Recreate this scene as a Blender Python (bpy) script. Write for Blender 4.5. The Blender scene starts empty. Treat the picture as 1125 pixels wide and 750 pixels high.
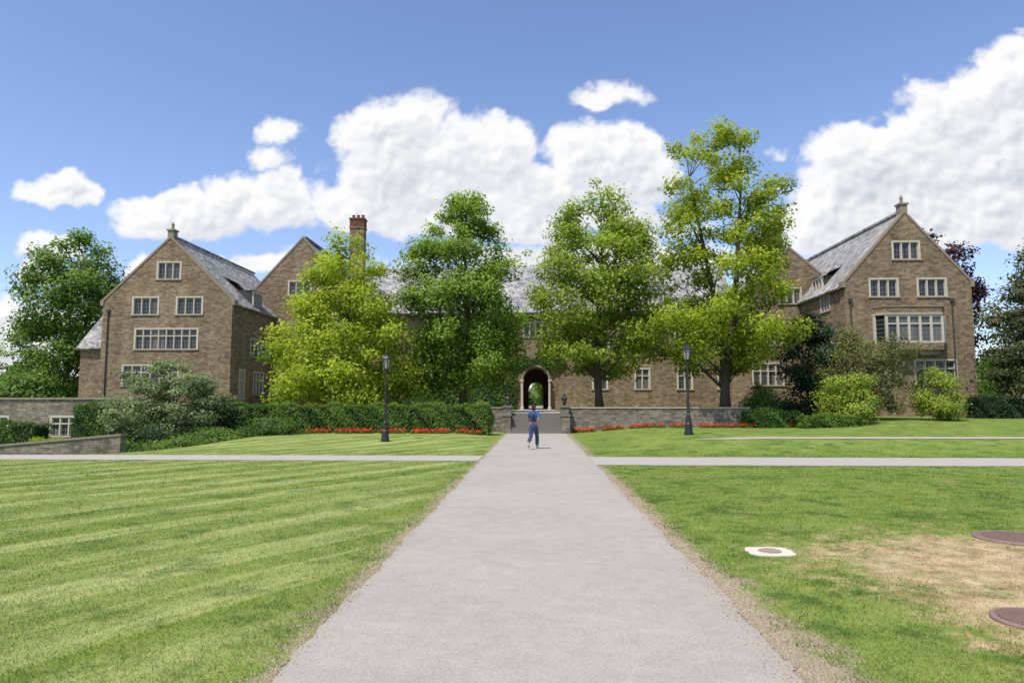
import bpy, math, numpy as np
from mathutils import Vector, Matrix
R=math.radians
scene=bpy.context.scene
COL=scene.collection
WL={}
def sstep(a,b,x):
    t=np.clip((np.asarray(x,float)-a)/(b-a),0,1); return t*t*(3-2*t)
def T(x,y):
    x=np.asarray(x,float); y=np.asarray(y,float)
    r=sstep(1.9,7,x)
    z=.42*r*sstep(24,30,y)
    z=z-.12*r*sstep(32,42,y)*(1-sstep(14,22,x))
    z=z+.35*sstep(14,24,x)*sstep(30,48,y)
    z=z+.15*sstep(-2.2,-4,x)*sstep(28,34,y)*(1-sstep(-13,-16,x))
    z=z-1.1*sstep(23,30,y)*sstep(-14,-18,x)
    k=sstep(64,70,y)*(1-sstep(18,24,np.abs(x)))
    return z*(1-k)+1.12*k
def Tz(x,y): return float(T(x,y))
# ---------------------------------------------------------------- node helpers
def new_mat(name):
    m=bpy.data.materials.new(name); m.use_nodes=True
    nt=m.node_tree; nt.nodes.clear()
    out=nt.nodes.new('ShaderNodeOutputMaterial')
    return m,nt,out
class NB:
    def __init__(s,nt): s.nt=nt
    def n(s,t,**k):
        nd=s.nt.nodes.new(t)
        for a,b in k.items(): setattr(nd,a,b)
        return nd
    def link(s,a,b): s.nt.links.new(a,b)
    def setin(s,sock,v):
        if isinstance(v,bpy.types.NodeSocket): s.nt.links.new(v,sock)
        else: sock.default_value=v
    def math(s,op,a,b=0.0,c=None,clamp=False):
        nd=s.n('ShaderNodeMath',operation=op); nd.use_clamp=clamp
        s.setin(nd.inputs[0],a); s.setin(nd.inputs[1],b)
        if c is not None: s.setin(nd.inputs[2],c)
        return nd.outputs[0]
    def vm(s,op,a,b=None,c=None):
        nd=s.n('ShaderNodeVectorMath',operation=op)
        s.setin(nd.inputs[0],a)
        if b is not None: s.setin(nd.inputs[1],b)
        if c is not None: s.setin(nd.inputs[2],c)
        return nd.outputs['Value'] if op in('LENGTH','DOT_PRODUCT') else nd.outputs[0]
    def noise(s,vec,scale,detail=4,rough=.55,dist=0.):
        nd=s.n('ShaderNodeTexNoise'); s.setin(nd.inputs['Vector'],vec)
        nd.inputs['Scale'].default_value=scale; nd.inputs['Detail'].default_value=detail
        nd.inputs['Roughness'].default_value=rough; nd.inputs['Distortion'].default_value=dist
        return nd.outputs['Fac']
    def ss(s,v,a,b,lo=0.,hi=1.):
        nd=s.n('ShaderNodeMapRange',interpolation_type='SMOOTHSTEP')
        s.setin(nd.inputs[0],v); nd.inputs[1].default_value=a; nd.inputs[2].default_value=b
        nd.inputs[3].default_value=lo; nd.inputs[4].default_value=hi
        return nd.outputs[0]
    def mix(s,f,a,b,bt='MIX'):
        nd=s.n('ShaderNodeMix',data_type='RGBA',blend_type=bt)
        s.setin(nd.inputs[0],f)
        s.setin(nd.inputs[6],(*a,1) if isinstance(a,tuple) and len(a)==3 else a)
        s.setin(nd.inputs[7],(*b,1) if isinstance(b,tuple) and len(b)==3 else b)
        return nd.outputs[2]
    def pos(s): return s.n('ShaderNodeNewGeometry').outputs['Position']
    def sep(s,v):
        nd=s.n('ShaderNodeSeparateXYZ'); s.setin(nd.inputs[0],v); return nd.outputs
    def comb(s,x,y,z=0.):
        nd=s.n('ShaderNodeCombineXYZ'); s.setin(nd.inputs[0],x); s.setin(nd.inputs[1],y); s.setin(nd.inputs[2],z); return nd.outputs[0]
    def bsdf(s,out,col,rough=.8,bump=None,bstr=.5,bdist=.02,metal=0.,spec=.3):
        p=s.n('ShaderNodeBsdfPrincipled')
        s.setin(p.inputs['Base Color'],(*col,1) if isinstance(col,tuple) and len(col)==3 else col)
        s.setin(p.inputs['Roughness'],rough); p.inputs['Metallic'].default_value=metal
        p.inputs['Specular IOR Level'].default_value=spec
        if bump is not None:
            b=s.n('ShaderNodeBump'); b.inputs['Strength'].default_value=bstr; b.inputs['Distance'].default_value=bdist
            s.link(bump,b.inputs['Height']); s.link(b.outputs[0],p.inputs['Normal'])
        s.link(p.outputs[0],out.inputs[0]); return p
def simple(name,col,rough=.7,var=.25,scale=8,metal=0.,spec=.3,bump=.2):
    m,nt,out=new_mat(name); b=NB(nt); P=b.pos()
    f=b.noise(P,scale,3)
    c=b.mix(f,tuple(x*(1-var) for x in col),tuple(min(1,x*(1+var)) for x in col))
    b.bsdf(out,c,rough,f if bump else None,bump,.01,metal,spec); return m
def stone_mat(name,c1,c2,c3,bw=.46,rh=.14,mort=(.15,.125,.095),con=1.):
    m,nt,out=new_mat(name); b=NB(nt); P=b.pos(); x,y,z=b.sep(P)
    u=b.math('ADD',x,y)
    v=b.math('ADD',z,b.math('MULTIPLY',b.noise(P,.9,1),.15))
    br=b.n('ShaderNodeTexBrick'); b.link(b.comb(u,v),br.inputs['Vector'])
    br.inputs['Scale'].default_value=1; br.inputs['Brick Width'].default_value=bw; br.inputs['Row Height'].default_value=rh
    br.inputs['Mortar Size'].default_value=.01; br.inputs['Mortar Smooth'].default_value=.3; br.inputs['Bias'].default_value=-.1
    br.offset_frequency=2; br.squash=.7; br.squash_frequency=3
    br.inputs['Color1'].default_value=(*c1,1); br.inputs['Color2'].default_value=(*c2,1); br.inputs['Mortar'].default_value=(*mort,1)
    vo=b.n('ShaderNodeTexVoronoi'); b.link(b.comb(b.math('MULTIPLY',u,3.1),b.math('MULTIPLY',v,8.)),vo.inputs['Vector']); vo.inputs['Scale'].default_value=1
    vc=b.sep(vo.outputs['Color'])[0]
    col=b.mix(b.ss(vc,.66,.76,0,.6),br.outputs['Color'],c3)
    col=b.mix(b.ss(vc,.30,.1,0,.5),col,tuple(k*.55 for k in c2))
    big=b.ss(b.noise(P,.3,3,.6),.3,.7,.88,1.08)
    fine=b.ss(b.noise(P,9,3,.6),.25,.75,.82,1.18)
    st=b.ss(b.noise(b.vm('MULTIPLY',P,(1.3,1.3,.12)),1,3),.35,.68,.85,1.05)
    k=b.math('MULTIPLY',b.math('MULTIPLY',big,fine),st)
    col=b.vm('MULTIPLY',col,b.comb(k,k,k))
    h=b.math('ADD',b.math('MULTIPLY',br.outputs['Fac'],-1.),b.math('MULTIPLY',vc,.5))
    b.bsdf(out,col,.95,h,.6,.025,spec=.12); return m
M_STONE=stone_mat('stone_masonry',(.285,.208,.13),(.205,.147,.09),(.34,.265,.178))
M_DRY=stone_mat('stone_garden_wall',(.26,.22,.17),(.17,.145,.11),(.33,.285,.225),.45,.11)
M_BRICK=stone_mat('red_brick',(.2,.065,.042),(.14,.045,.032),(.23,.09,.055),.23,.08)
def slate():
    m,nt,out=new_mat('slate'); b=NB(nt); P=b.pos(); x,y,z=b.sep(P)
    u=b.math('ADD',x,y)
    br=b.n('ShaderNodeTexBrick'); b.link(b.comb(u,b.math('MULTIPLY',z,1.3)),br.inputs['Vector'])
    br.inputs['Scale'].default_value=1; br.inputs['Brick Width'].default_value=.34; br.inputs['Row Height'].default_value=.24
    br.inputs['Mortar Size'].default_value=.012; br.inputs['Color1'].default_value=(.36,.35,.33,1); br.inputs['Color2'].default_value=(.25,.245,.24,1); br.inputs['Mortar'].default_value=(.1,.1,.1,1)
    vo=b.n('ShaderNodeTexVoronoi'); b.link(b.comb(b.math('MULTIPLY',u,3.),b.math('MULTIPLY',z,5.5)),vo.inputs['Vector']); vo.inputs['Scale'].default_value=1
    vc=b.sep(vo.outputs['Color'])[1]
    col=b.mix(b.ss(vc,.7,.8,0,.8),br.outputs['Color'],(.44,.40,.35))
    col=b.mix(b.ss(vc,.25,.15,0,.7),col,(.14,.135,.13))
    k=b.ss(b.noise(P,.6,4,.65),.3,.7,.75,1.15)
    col=b.vm('MULTIPLY',col,b.comb(k,k,k))
    h=b.math('SUBTRACT',vc,b.math('MULTIPLY',br.outputs['Fac'],1.5))
    b.bsdf(out,col,.8,h,.6,.025,spec=.15); return m
M_SLATE=slate()
M_LIME=simple('limestone_trim',(.38,.325,.245),.85,.25,5)
M_PALE=simple('pale_limestone',(.46,.40,.32),.85,.25,5)
M_COPE=simple('weathered_coping',(.25,.205,.15),.9,.3,5)
M_FRAME=simple('window_stone',(.50,.45,.37),.8,.2,6)
def glass():
    m,nt,out=new_mat('leaded_glass'); b=NB(nt); P=b.pos(); x,y,z=b.sep(P)
    u=b.math('ADD',x,y)
    fu=b.math('FRACT',b.math('MULTIPLY',u,4.2)); fv=b.math('FRACT',b.math('MULTIPLY',z,3.2))
    l=b.math('MAXIMUM',b.ss(fu,.84,.88),b.ss(fv,.87,.9))
    cell=b.n('ShaderNodeTexWhiteNoise',noise_dimensions='3D')
    b.link(b.comb(b.math('FLOOR',b.math('MULTIPLY',u,.9)),b.math('FLOOR',b.math('MULTIPLY',z,.35))),cell.inputs['Vector'])
    inside=b.mix(b.ss(cell.outputs['Value'],.6,.9,0,.5),(.018,.02,.022),(.2,.19,.17))
    c=b.mix(b.math('MULTIPLY',l,.5),inside,(.25,.24,.22))
    pn=b.n('ShaderNodeTexWhiteNoise',noise_dimensions='3D')
    b.link(b.comb(b.math('FLOOR',b.math('MULTIPLY',u,4.2)),b.math('FLOOR',b.math('MULTIPLY',z,3.2))),pn.inputs['Vector'])
    b.bsdf(out,c,b.math('ADD',b.math('MULTIPLY',l,.5),.1),pn.outputs['Value'],.12,.02,spec=.45); return m
M_GLASS=glass()
M_IRON=simple('black_iron',(.018,.018,.018),.45,.3,20,spec=.5,bump=0)
M_LGLASS=simple('lamp_glass',(.32,.32,.3),.2,.1,5,spec=.6,bump=0)
M_BARK=simple('bark',(.075,.06,.045),.95,.5,14,bump=1.)
M_POT=simple('clay_pot',(.2,.09,.06),.8,.3,8)
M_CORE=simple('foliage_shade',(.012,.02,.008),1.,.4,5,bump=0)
M_LEAD=simple('dark_metal',(.05,.05,.05),.6,.3,8,bump=0)
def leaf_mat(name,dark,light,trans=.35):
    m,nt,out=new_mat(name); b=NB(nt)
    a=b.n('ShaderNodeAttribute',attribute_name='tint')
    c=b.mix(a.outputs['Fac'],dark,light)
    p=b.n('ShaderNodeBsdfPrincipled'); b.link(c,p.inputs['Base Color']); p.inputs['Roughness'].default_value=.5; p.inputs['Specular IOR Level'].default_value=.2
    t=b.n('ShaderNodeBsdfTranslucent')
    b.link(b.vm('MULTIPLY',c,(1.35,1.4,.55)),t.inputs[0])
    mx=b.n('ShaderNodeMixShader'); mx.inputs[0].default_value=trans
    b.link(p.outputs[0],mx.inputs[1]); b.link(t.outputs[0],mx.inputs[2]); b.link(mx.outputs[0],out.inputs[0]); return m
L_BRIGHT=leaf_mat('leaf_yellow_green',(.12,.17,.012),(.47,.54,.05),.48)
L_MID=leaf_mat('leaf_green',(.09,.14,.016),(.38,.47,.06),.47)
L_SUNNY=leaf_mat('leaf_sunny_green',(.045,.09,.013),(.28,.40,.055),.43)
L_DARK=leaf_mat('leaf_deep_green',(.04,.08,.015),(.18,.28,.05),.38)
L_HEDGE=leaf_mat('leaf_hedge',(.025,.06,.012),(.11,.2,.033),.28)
L_SAGE=leaf_mat('leaf_sage_blossom',(.05,.08,.027),(.28,.34,.15),.3)
L_OLIVE=leaf_mat('leaf_olive',(.05,.065,.02),(.2,.21,.065),.3)
L_PINE=leaf_mat('leaf_dark_olive',(.025,.035,.014),(.12,.135,.045),.2)
L_PURPLE=leaf_mat('leaf_purple',(.02,.008,.012),(.08,.03,.035),.2)
L_NEEDLE=leaf_mat('leaf_needle_dark',(.010,.022,.01),(.045,.08,.028),.15)
L_LIME=leaf_mat('leaf_lime',(.12,.18,.02),(.38,.46,.065),.35)
L_RED=leaf_mat('petal_red',(.5,.01,.008),(.85,.06,.02),.2)
# ------------------------------------------------- lawn colour shared
def lawn_color(b,blade=False):
    P=b.pos(); x,y,z=b.sep(P)
    P2=b.comb(x,y,0.)
    n1=b.noise(P2,.5,4,.6); n2=b.noise(P2,3.5,4,.6); n3=b.noise(P2,45,3,.7)
    left=b.ss(x,-1.5,-2.8); right=b.ss(x,1.5,1.6)
    c=b.mix(b.ss(n1,.3,.7),(.105,.165,.027),(.175,.235,.045))
    c=b.mix(b.ss(n2,.38,.75,0,.6),c,(.25,.28,.075))
    s=b.math('ADD',b.math('MULTIPLY',x,.86),b.math('MULTIPLY',y,-.51))
    s=b.math('ADD',s,b.math('MULTIPLY',n1,.3))
    al=b.math('MULTIPLY',b.math('ADD',b.math('MULTIPLY',x,.51),b.math('MULTIPLY',y,.86)),.07)
    w=b.noise(b.comb(b.math('MULTIPLY',s,1.0),al),1,2,.5)
    w2=b.noise(b.comb(b.math('MULTIPLY',s,5.),b.math('MULTIPLY',al,2.2)),1,3,.65)
    st_=b.ss(b.math('SINE',b.math('ADD',b.math('MULTIPLY',s,4.6),b.math('MULTIPLY',w,5.))),-.2,.8,0,.42)
    k=b.math('MULTIPLY',b.math('ADD',b.math('ADD',b.ss(w,.44,.58,0,.16),st_),b.ss(w2,.5,.66,0,.38)),b.math('ADD',b.math('MULTIPLY',left,.85),.1))
    c=b.mix(k,c,(.39,.41,.16))
    pt=b.math('MULTIPLY',b.ss(b.noise(P2,1.1,4,.7),.5,.66,0,.7),b.math('SUBTRACT',1.15,b.math('MULTIPLY',left,.4)))
    c=b.mix(pt,c,(.06,.115,.022))
    c=b.mix(b.math('MULTIPLY',right,b.ss(b.noise(b.vm('ADD',P2,(31,7,0)),1.7,5,.7),.56,.7,0,.5)),c,(.33,.31,.12))
    def ell(cx,cy,rx,ry):
        return b.vm('LENGTH',b.vm('MULTIPLY_ADD',P2,(1/rx,1/ry,0),(-cx/rx,-cy/ry,0)))
    d=b.math('MINIMUM',ell(5.5,7.9,2.3,1.9),ell(4.5,5.9,1.2,1.3))
    d=b.math('ADD',d,b.math('MULTIPLY',b.math('SUBTRACT',b.noise(P2,2.2,7,.8),.5),3.6))
    dead=b.ss(d,1.35,.45)
    c=b.mix(b.math('MULTIPLY',dead,.65 if blade else .95),c,b.mix(b.ss(n2,.3,.7),(.31,.205,.11),(.54,.41,.235)))
    if not blade:
        ax=b.math('ABSOLUTE',x)
        e=b.math('ADD',ax,b.math('MULTIPLY',b.math('SUBTRACT',b.noise(P2,2.6,6,.8),.5),-1.7))
        near=b.math('MULTIPLY',right,b.ss(y,9.,4.))
        e=b.math('SUBTRACT',e,b.math('ADD',b.math('MULTIPLY',right,.14),b.math('MULTIPLY',near,.22)))
        verge=b.math('MULTIPLY',b.ss(e,1.98,1.66),b.ss(y,41,39))
        soil=b.mix(n3,(.22,.16,.105),(.44,.35,.25))
        c=b.mix(b.math('MULTIPLY',verge,.88),c,soil)
    kk=b.ss(n3,.2,.8,.8,1.2)
    c=b.vm('MULTIPLY',c,b.comb(kk,kk,kk))
    return c,n3
def ground_mat():
    m,nt,out=new_mat('lawn_ground'); b=NB(nt)
    c,n=lawn_color(b); b.bsdf(out,c,1.,n,.6,.02,spec=.05); return m
def blade_mat():
    m,nt,out=new_mat('grass_blade'); b=NB(nt)
    c,n=lawn_color(b,True)
    r=b.n('ShaderNodeNewGeometry').outputs['Random Per Island']
    k=b.ss(r,0,1,.9,1.5)
    c=b.vm('MULTIPLY',c,b.comb(k,k,b.math('MULTIPLY',k,.9)))
    c=b.mix(b.ss(r,.94,.97,0,.6),c,(.5,.42,.22))
    p=b.n('ShaderNodeBsdfDiffuse'); b.link(c,p.inputs[0])
    t=b.n('ShaderNodeBsdfTranslucent'); b.link(c,t.inputs[0])
    mx=b.n('ShaderNodeMixShader'); mx.inputs[0].default_value=.4
    b.link(p.outputs[0],mx.inputs[1]); b.link(t.outputs[0],mx.inputs[2]); b.link(mx.outputs[0],out.inputs[0]); return m
def path_mat(name,c1,c2):
    m,nt,out=new_mat(name); b=NB(nt); P=b.pos(); x,y,z=b.sep(P)
    n1=b.noise(P,.5,4,.6); n2=b.noise(P,120,2,.7); n3=b.noise(P,4,5,.7)
    c=b.mix(b.ss(n1,.3,.7),c1,c2)
    c=b.mix(b.ss(n2,.3,.72,0,.9),b.vm('MULTIPLY',c,(.85,.85,.85)),b.vm('MULTIPLY',c,(1.1,1.1,1.1)))
    k=b.ss(n3,.25,.75,.93,1.04); c=b.vm('MULTIPLY',c,b.comb(k,k,k))
    vo=b.n('ShaderNodeTexVoronoi'); b.link(P,vo.inputs['Vector']); vo.inputs['Scale'].default_value=130
    vc=b.sep(vo.outputs['Color'])[0]
    c=b.mix(b.ss(vc,.9,.94,0,.45),c,(.13,.115,.1)); c=b.mix(b.ss(vc,.1,.06,0,.3),c,(.6,.56,.5))
    e=b.math('ADD',b.math('ABSOLUTE',x),b.math('MULTIPLY',b.math('SUBTRACT',n3,.5),.7))
    c=b.mix(b.ss(e,1.58,1.82,0,.5),c,(.33,.265,.19))
    b.bsdf(out,c,.95,n2,.3,.005,spec=.08); return m
M_PATH=path_mat('worn_asphalt',(.362,.328,.282),(.40,.366,.318))
M_CROSS=simple('cross_path_asphalt',(.38,.345,.30),.95,.12,3)
M_PAVE=simple('pale_paving',(.42,.37,.31),.9,.15,3)
M_GROUND=ground_mat(); M_BLADE=blade_mat()
# ------------------------------------------------- objects
def obj(name,verts,faces,mat,parent=None,loc=(0,0,0),label=None,smooth=False,rotz=0.):
    me=bpy.data.meshes.new(name)
    me.from_pydata(verts,[],faces)
    mats=mat if isinstance(mat,(list,tuple)) else [mat]
    for m in mats: me.materials.append(m)
    if smooth: me.polygons.foreach_set('use_smooth',[True]*len(me.polygons))
    me.update()
    o=bpy.data.objects.new(name,me); COL.objects.link(o)
    place(o,parent,loc); o.rotation_euler[2]=rotz
    if label: o['label']=label
    return o
def place(o,parent,loc):
    WL[o.name]=Vector(loc)
    if parent is not None:
        o.parent=parent; o.location=Vector(loc)-WL[parent.name]
    else: o.location=loc
def top(o,label,cat,group=None):
    o['label']=label; o['category']=cat
    if group: o['group']=group
    return o
def empty(name,loc,label,cat,group=None):
    e=bpy.data.objects.new(name,None); COL.objects.link(e); e.empty_display_size=.3
    place(e,None,loc); top(e,label,cat,group); return e
class MB:
    def __init__(s): s.v=[]; s.f=[]
    def box(s,x0,x1,y0,y1,z0,z1):
        i=len(s.v)
        s.v+=[(x0,y0,z0),(x1,y0,z0),(x1,y1,z0),(x0,y1,z0),(x0,y0,z1),(x1,y0,z1),(x1,y1,z1),(x0,y1,z1)]
        s.f+=[(i,i+3,i+2,i+1),(i+4,i+5,i+6,i+7),(i,i+1,i+5,i+4),(i+1,i+2,i+6,i+5),(i+2,i+3,i+7,i+6),(i+3,i,i+4,i+7)]
        return s
    def slab(s,q,t):
        q=[Vector(p) for p in q]; n=(q[1]-q[0]).cross(q[-1]-q[0]).normalized(); N=len(q)
        i=len(s.v)
        s.v+=[tuple(p) for p in q]+[tuple(p+n*t) for p in q]
        s.f+=[tuple(range(i+N-1,i-1,-1)),tuple(range(i+N,i+2*N))]+[(i+a,i+(a+1)%N,i+N+(a+1)%N,i+N+a) for a in range(N)]
        return s
    def prism(s,poly,y0,y1,axis='y'):
        n=len(poly); i=len(s.v)
        for yy in (y0,y1):
            for a,z in poly: s.v.append((a,yy,z) if axis=='y' else (yy,a,z))
        A=[tuple(range(i,i+n)),tuple(range(i+2*n-1,i+n-1,-1))]+[(i+k,i+n+k,i+n+(k+1)%n,i+(k+1)%n) for k in range(n)]
        if axis!='y': A=[tuple(reversed(f)) for f in A]
        s.f+=A; return s
    def tube(s,pts,rad,n=6,cap=True):
        pts=[Vector(p) for p in pts]; i=len(s.v)
        for k,p in enumerate(pts):
            d=(pts[min(k+1,len(pts)-1)]-pts[max(k-1,0)]).normalized()
            a=d.orthogonal().normalized() if abs(d.z)<.99 else Vector((1,0,0)); a=(a-d*a.dot(d)).normalized(); bb=d.cross(a)
            for j in range(n):
                t=2*math.pi*j/n; s.v.append(tuple(p+(a*math.cos(t)+bb*math.sin(t))*rad[k]))
        for k in range(len(pts)-1):
            for j in range(n):
                j2=(j+1)%n; s.f.append((i+k*n+j,i+k*n+j2,i+(k+1)*n+j2,i+(k+1)*n+j))
        if cap:
            s.f.append(tuple(range(i+n-1,i-1,-1))); s.f.append(tuple(range(i+(len(pts)-1)*n,i+len(pts)*n)))
        return s
    def lathe(s,prof,n=16,c=(0,0),rot=0.):
        i=len(s.v)
        for r,z in prof:
            for j in range(n):
                t=2*math.pi*j/n+rot; s.v.append((c[0]+r*math.cos(t),c[1]+r*math.sin(t),z))
        for k in range(len(prof)-1):
            for j in range(n):
                j2=(j+1)%n; s.f.append((i+k*n+j,i+k*n+j2,i+(k+1)*n+j2,i+(k+1)*n+j))
        s.f.append(tuple(range(i+n-1,i-1,-1))); s.f.append(tuple(range(i+(len(prof)-1)*n,i+len(prof)*n)))
        return s
    def obj(s,name,mat,parent=None,loc=(0,0,0),**k):
        return obj(name,s.v,s.f,mat,parent,loc,**k)
    def wobj(s,name,mat,parent,**k):
        L=WL[parent.name]; v=[(a-L[0],b-L[1],c-L[2]) for a,b,c in s.v]
        return obj(name,v,s.f,mat,parent,tuple(L),**k)
def boolean_cut(o,cut):
    me=bpy.data.meshes.new('c'); me.from_pydata(cut.v,[],cut.f); me.update()
    c=bpy.data.objects.new('c',me); COL.objects.link(c)
    bpy.context.view_layer.update()
    md=o.modifiers.new('b','BOOLEAN'); md.operation='DIFFERENCE'; md.solver='EXACT'; md.object=c
    dg=bpy.context.evaluated_depsgraph_get(); dg.update()
    nm=bpy.data.meshes.new_from_object(o.evaluated_get(dg))
    o.modifiers.clear(); o.data=nm; nm.name=o.name
    bpy.data.objects.remove(c); bpy.data.meshes.remove(me)
# ================================================= CAMERA, LIGHT, WORLD
cam=bpy.data.cameras.new('camera'); co=bpy.data.objects.new('camera',cam); COL.objects.link(co)
co.location=(0,0,1.8); co.rotation_euler=(R(90+5.1),0,R(2)); cam.lens=24; cam.sensor_width=36; cam.clip_end=6000; cam.clip_start=.1
scene.camera=co
sunv=Vector((-.36,-.48,1.05)).normalized()
sl=bpy.data.lights.new('sun','SUN'); sl.energy=4.9; sl.angle=R(.5); sl.color=(1,.955,.87)
so=bpy.data.objects.new('sun',sl); COL.objects.link(so); so.rotation_euler=sunv.to_track_quat('Z','Y').to_euler(); so.location=(0,0,60)
scene.view_settings.view_transform='Standard'; scene.view_settings.look='None'; scene.view_settings.exposure=0
w=bpy.data.worlds.new('World'); scene.world=w; w.use_nodes=True; nt=w.node_tree; nt.nodes.clear(); b=NB(nt)
sky=b.n('ShaderNodeTexSky',sky_type='NISHITA'); sky.sun_disc=False
sky.sun_elevation=math.asin(sunv.z); sky.sun_rotation=math.atan2(sunv.x,sunv.y); sky.air_density=1.0; sky.dust_density=.7; sky.ozone_density=1.6
skyc=b.vm('MULTIPLY',sky.outputs[0],(1.24,1.22,1.38))
bg=b.n('ShaderNodeBackground'); bg.inputs[1].default_value=.145; b.link(skyc,bg.inputs[0])
wo=b.n('ShaderNodeOutputWorld'); b.link(bg.outputs[0],wo.inputs[0])
# ================================================= CLOUDS
def vnoise(x,y,seed):
    rg=np.random.default_rng(seed); L=rg.random((256,256))
    xi=np.floor(x).astype(int); yi=np.floor(y).astype(int); fx=x-xi; fy=y-yi
    fx=fx*fx*fx*(fx*(6*fx-15)+10); fy=fy*fy*fy*(fy*(6*fy-15)+10)
    g=lambda a,c: L[(xi+a)&255,(yi+c)&255]
    return (g(0,0)*(1-fx)+g(1,0)*fx)*(1-fy)+(g(0,1)*(1-fx)+g(1,1)*fx)*fy
def fbm(x,y,sc,oc,seed,g=.55):
    s=0;a=1;t=0
    for o_ in range(oc):
        f=sc*2.03**o_; c_,s_=math.cos(o_*1.1),math.sin(o_*1.1)
        n=vnoise((x*c_-y*s_)*f+o_*17.3+50,(x*s_+y*c_)*f+o_*9.1+50,seed+o_)
        s=s+a*n; t+=a; a*=g
    return s/t
def worley(x,y,sc,seed):
    rg=np.random.default_rng(seed); LX=rg.random((256,256)); LY=rg.random((256,256))
    x=x*sc+60; y=y*sc+60; xi=np.floor(x).astype(int); yi=np.floor(y).astype(int); s=np.zeros(x.shape)
    for i in(-1,0,1):
        for j in(-1,0,1):
            a=xi+i; c=yi+j; dx=a+LX[a&255,c&255]-x; dy=c+LY[a&255,c&255]-y; s+=np.exp(-9.*(dx*dx+dy*dy))
    return np.clip(1+np.log(s+1e-6)/9.,0,1)
def blur(F,n):
    for _ in range(n):
        F=(np.roll(F,1,0)+np.roll(F,-1,0)+F*2)/4; F=(np.roll(F,1,1)+np.roll(F,-1,1)+F*2)/4
    return F
ells=[(455,190,74,44,1),(432,138,52,36,1),(440,165,50,30,1),(400,215,44,32,1),(505,168,56,34,1),(552,170,34,44,1),(500,222,90,30,1),(605,208,58,22,1),(655,174,42,30,1),(695,168,38,26,1),(700,205,34,24,1),(560,242,150,16,.85),(366,228,22,18,.8),
(205,232,80,22,1),(262,216,42,26,1),(150,226,42,16,1),(303,196,20,18,.9),(290,225,32,18,.85),(44,200,38,20,1),(72,198,20,12,.8),
(985,215,90,46,1),(958,170,50,28,1),(1010,160,40,30,1),(1065,135,50,38,1),(1115,98,46,38,1),(915,226,40,24,1),(1110,190,80,56,1),(1000,256,110,22,.95),(1200,160,80,90,1),(880,238,28,12,.7),
(292,132,28,12,.36),(286,162,20,12,.42),(668,95,28,10,.24),(655,106,16,6,.22),(280,290,46,12,.6),(144,298,24,14,.8),(36,270,30,16,.9),(22,300,20,14,.8),(-20,378,90,34,1),(45,362,50,20,.8),(640,285,150,16,.6),(850,170,16,8,.22),(1100,255,90,24,.8),(345,300,40,14,.5)]
st=1/680.
px=np.arange(-.98,1.0,st); pz=np.arange(.0,.56,st)
GX,GZ=np.meshgrid(px,pz)
WX=GX+.045*(fbm(GX,GZ,8,3,3)-.5)+.025*(fbm(GX,GZ,30,4,13,.6)-.5); WZ=GZ+.04*(fbm(GX,GZ,8,3,23)-.5)+.025*(fbm(GX,GZ,30,4,33,.6)-.5)
acc=np.full(GX.shape,-9.)
for (cx,cy,rx,ry,wt) in ells:
    X=(cx-588)/750; Z=(442-cy)/750; rx=rx/750*1.36; ry=ry/750*1.40
    dz=(WZ-Z)/ry; dz=np.where(dz<0,dz*1.25,dz)
    l=(1-np.sqrt(((WX-X)/rx)**2+dz**2))*wt-(1-wt)*.10
    acc=np.maximum(acc,l)
W1=worley(WX,WZ*1.1,14,201); W2=worley(WX,WZ*1.1,31,202); W3=worley(WX,WZ,68,203)
puff=.50*W1+.30*W2+.20*W3
n1=fbm(GX,GZ*1.2,11,7,43,.62)
D=acc*1.15+(puff-.62)*.6+(n1-.5)*.85-.05
D=np.clip(D,-1,1.6)
tau=np.zeros_like(D); Dp=np.clip(D,0,.7)
for k in range(1,21):
    tau+=np.roll(np.roll(Dp,-int(k*2.2),axis=0),int(k*1.0),axis=1)/20
tau=blur(tau,2)
alpha=sstep(-.07,.27,D)
alpha=alpha*(.88+.12*sstep(.1,.4,D))
lit=np.exp(-1.9*tau)
S=blur(puff*.8+n1*.6,2); rel=S-np.roll(np.roll(S,-6,0),4,1); S2=blur(n1,1); rel2=S2-np.roll(np.roll(S2,-3,0),2,1)
relief=np.clip(rel*.6+rel2*.3,-.13,.10)
lum=np.clip(.79+.27*lit+relief*sstep(.15,.6,D),0,1.0)
lum=np.maximum(lum,.97-1.2*np.clip(D,0,1))
cr_=lum**1.55*.99; cg_=lum**1.36*.99; cb_=lum**1.0*.995
alpha=alpha*sstep(.0,.04,GZ)
nzr,nxr=GX.shape
dirs=np.stack([GX,np.ones_like(GX),GZ],-1); dirs/=np.linalg.norm(dirs,axis=-1)[...,None]
VV=(dirs*3500).reshape(-1,3)
idx=np.arange(nzr*nxr).reshape(nzr,nxr)
am=np.maximum.reduce([alpha[:-1,:-1],alpha[1:,:-1],alpha[:-1,1:],alpha[1:,1:]])>.003
Q=np.stack([idx[:-1,:-1],idx[:-1,1:],idx[1:,1:],idx[1:,:-1]],-1)[am]
used=np.unique(Q); remap=np.zeros(nzr*nxr,int); remap[used]=np.arange(len(used))
me=bpy.data.meshes.new('sky'); me.from_pydata(VV[used],[],remap[Q])
ca=me.attributes.new('cloud','FLOAT_COLOR','POINT')
ca.data.foreach_set('color',np.stack([cr_,cg_,cb_,alpha],-1).reshape(-1,4)[used].astype(np.float32).ravel())
m,nt2,out=new_mat('cloud_layer'); b=NB(nt2)
a=b.n('ShaderNodeAttribute',attribute_name='cloud'); em=b.n('ShaderNodeEmission'); b.link(a.outputs['Color'],em.inputs[0]); tr=b.n('ShaderNodeBsdfTransparent')
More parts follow.
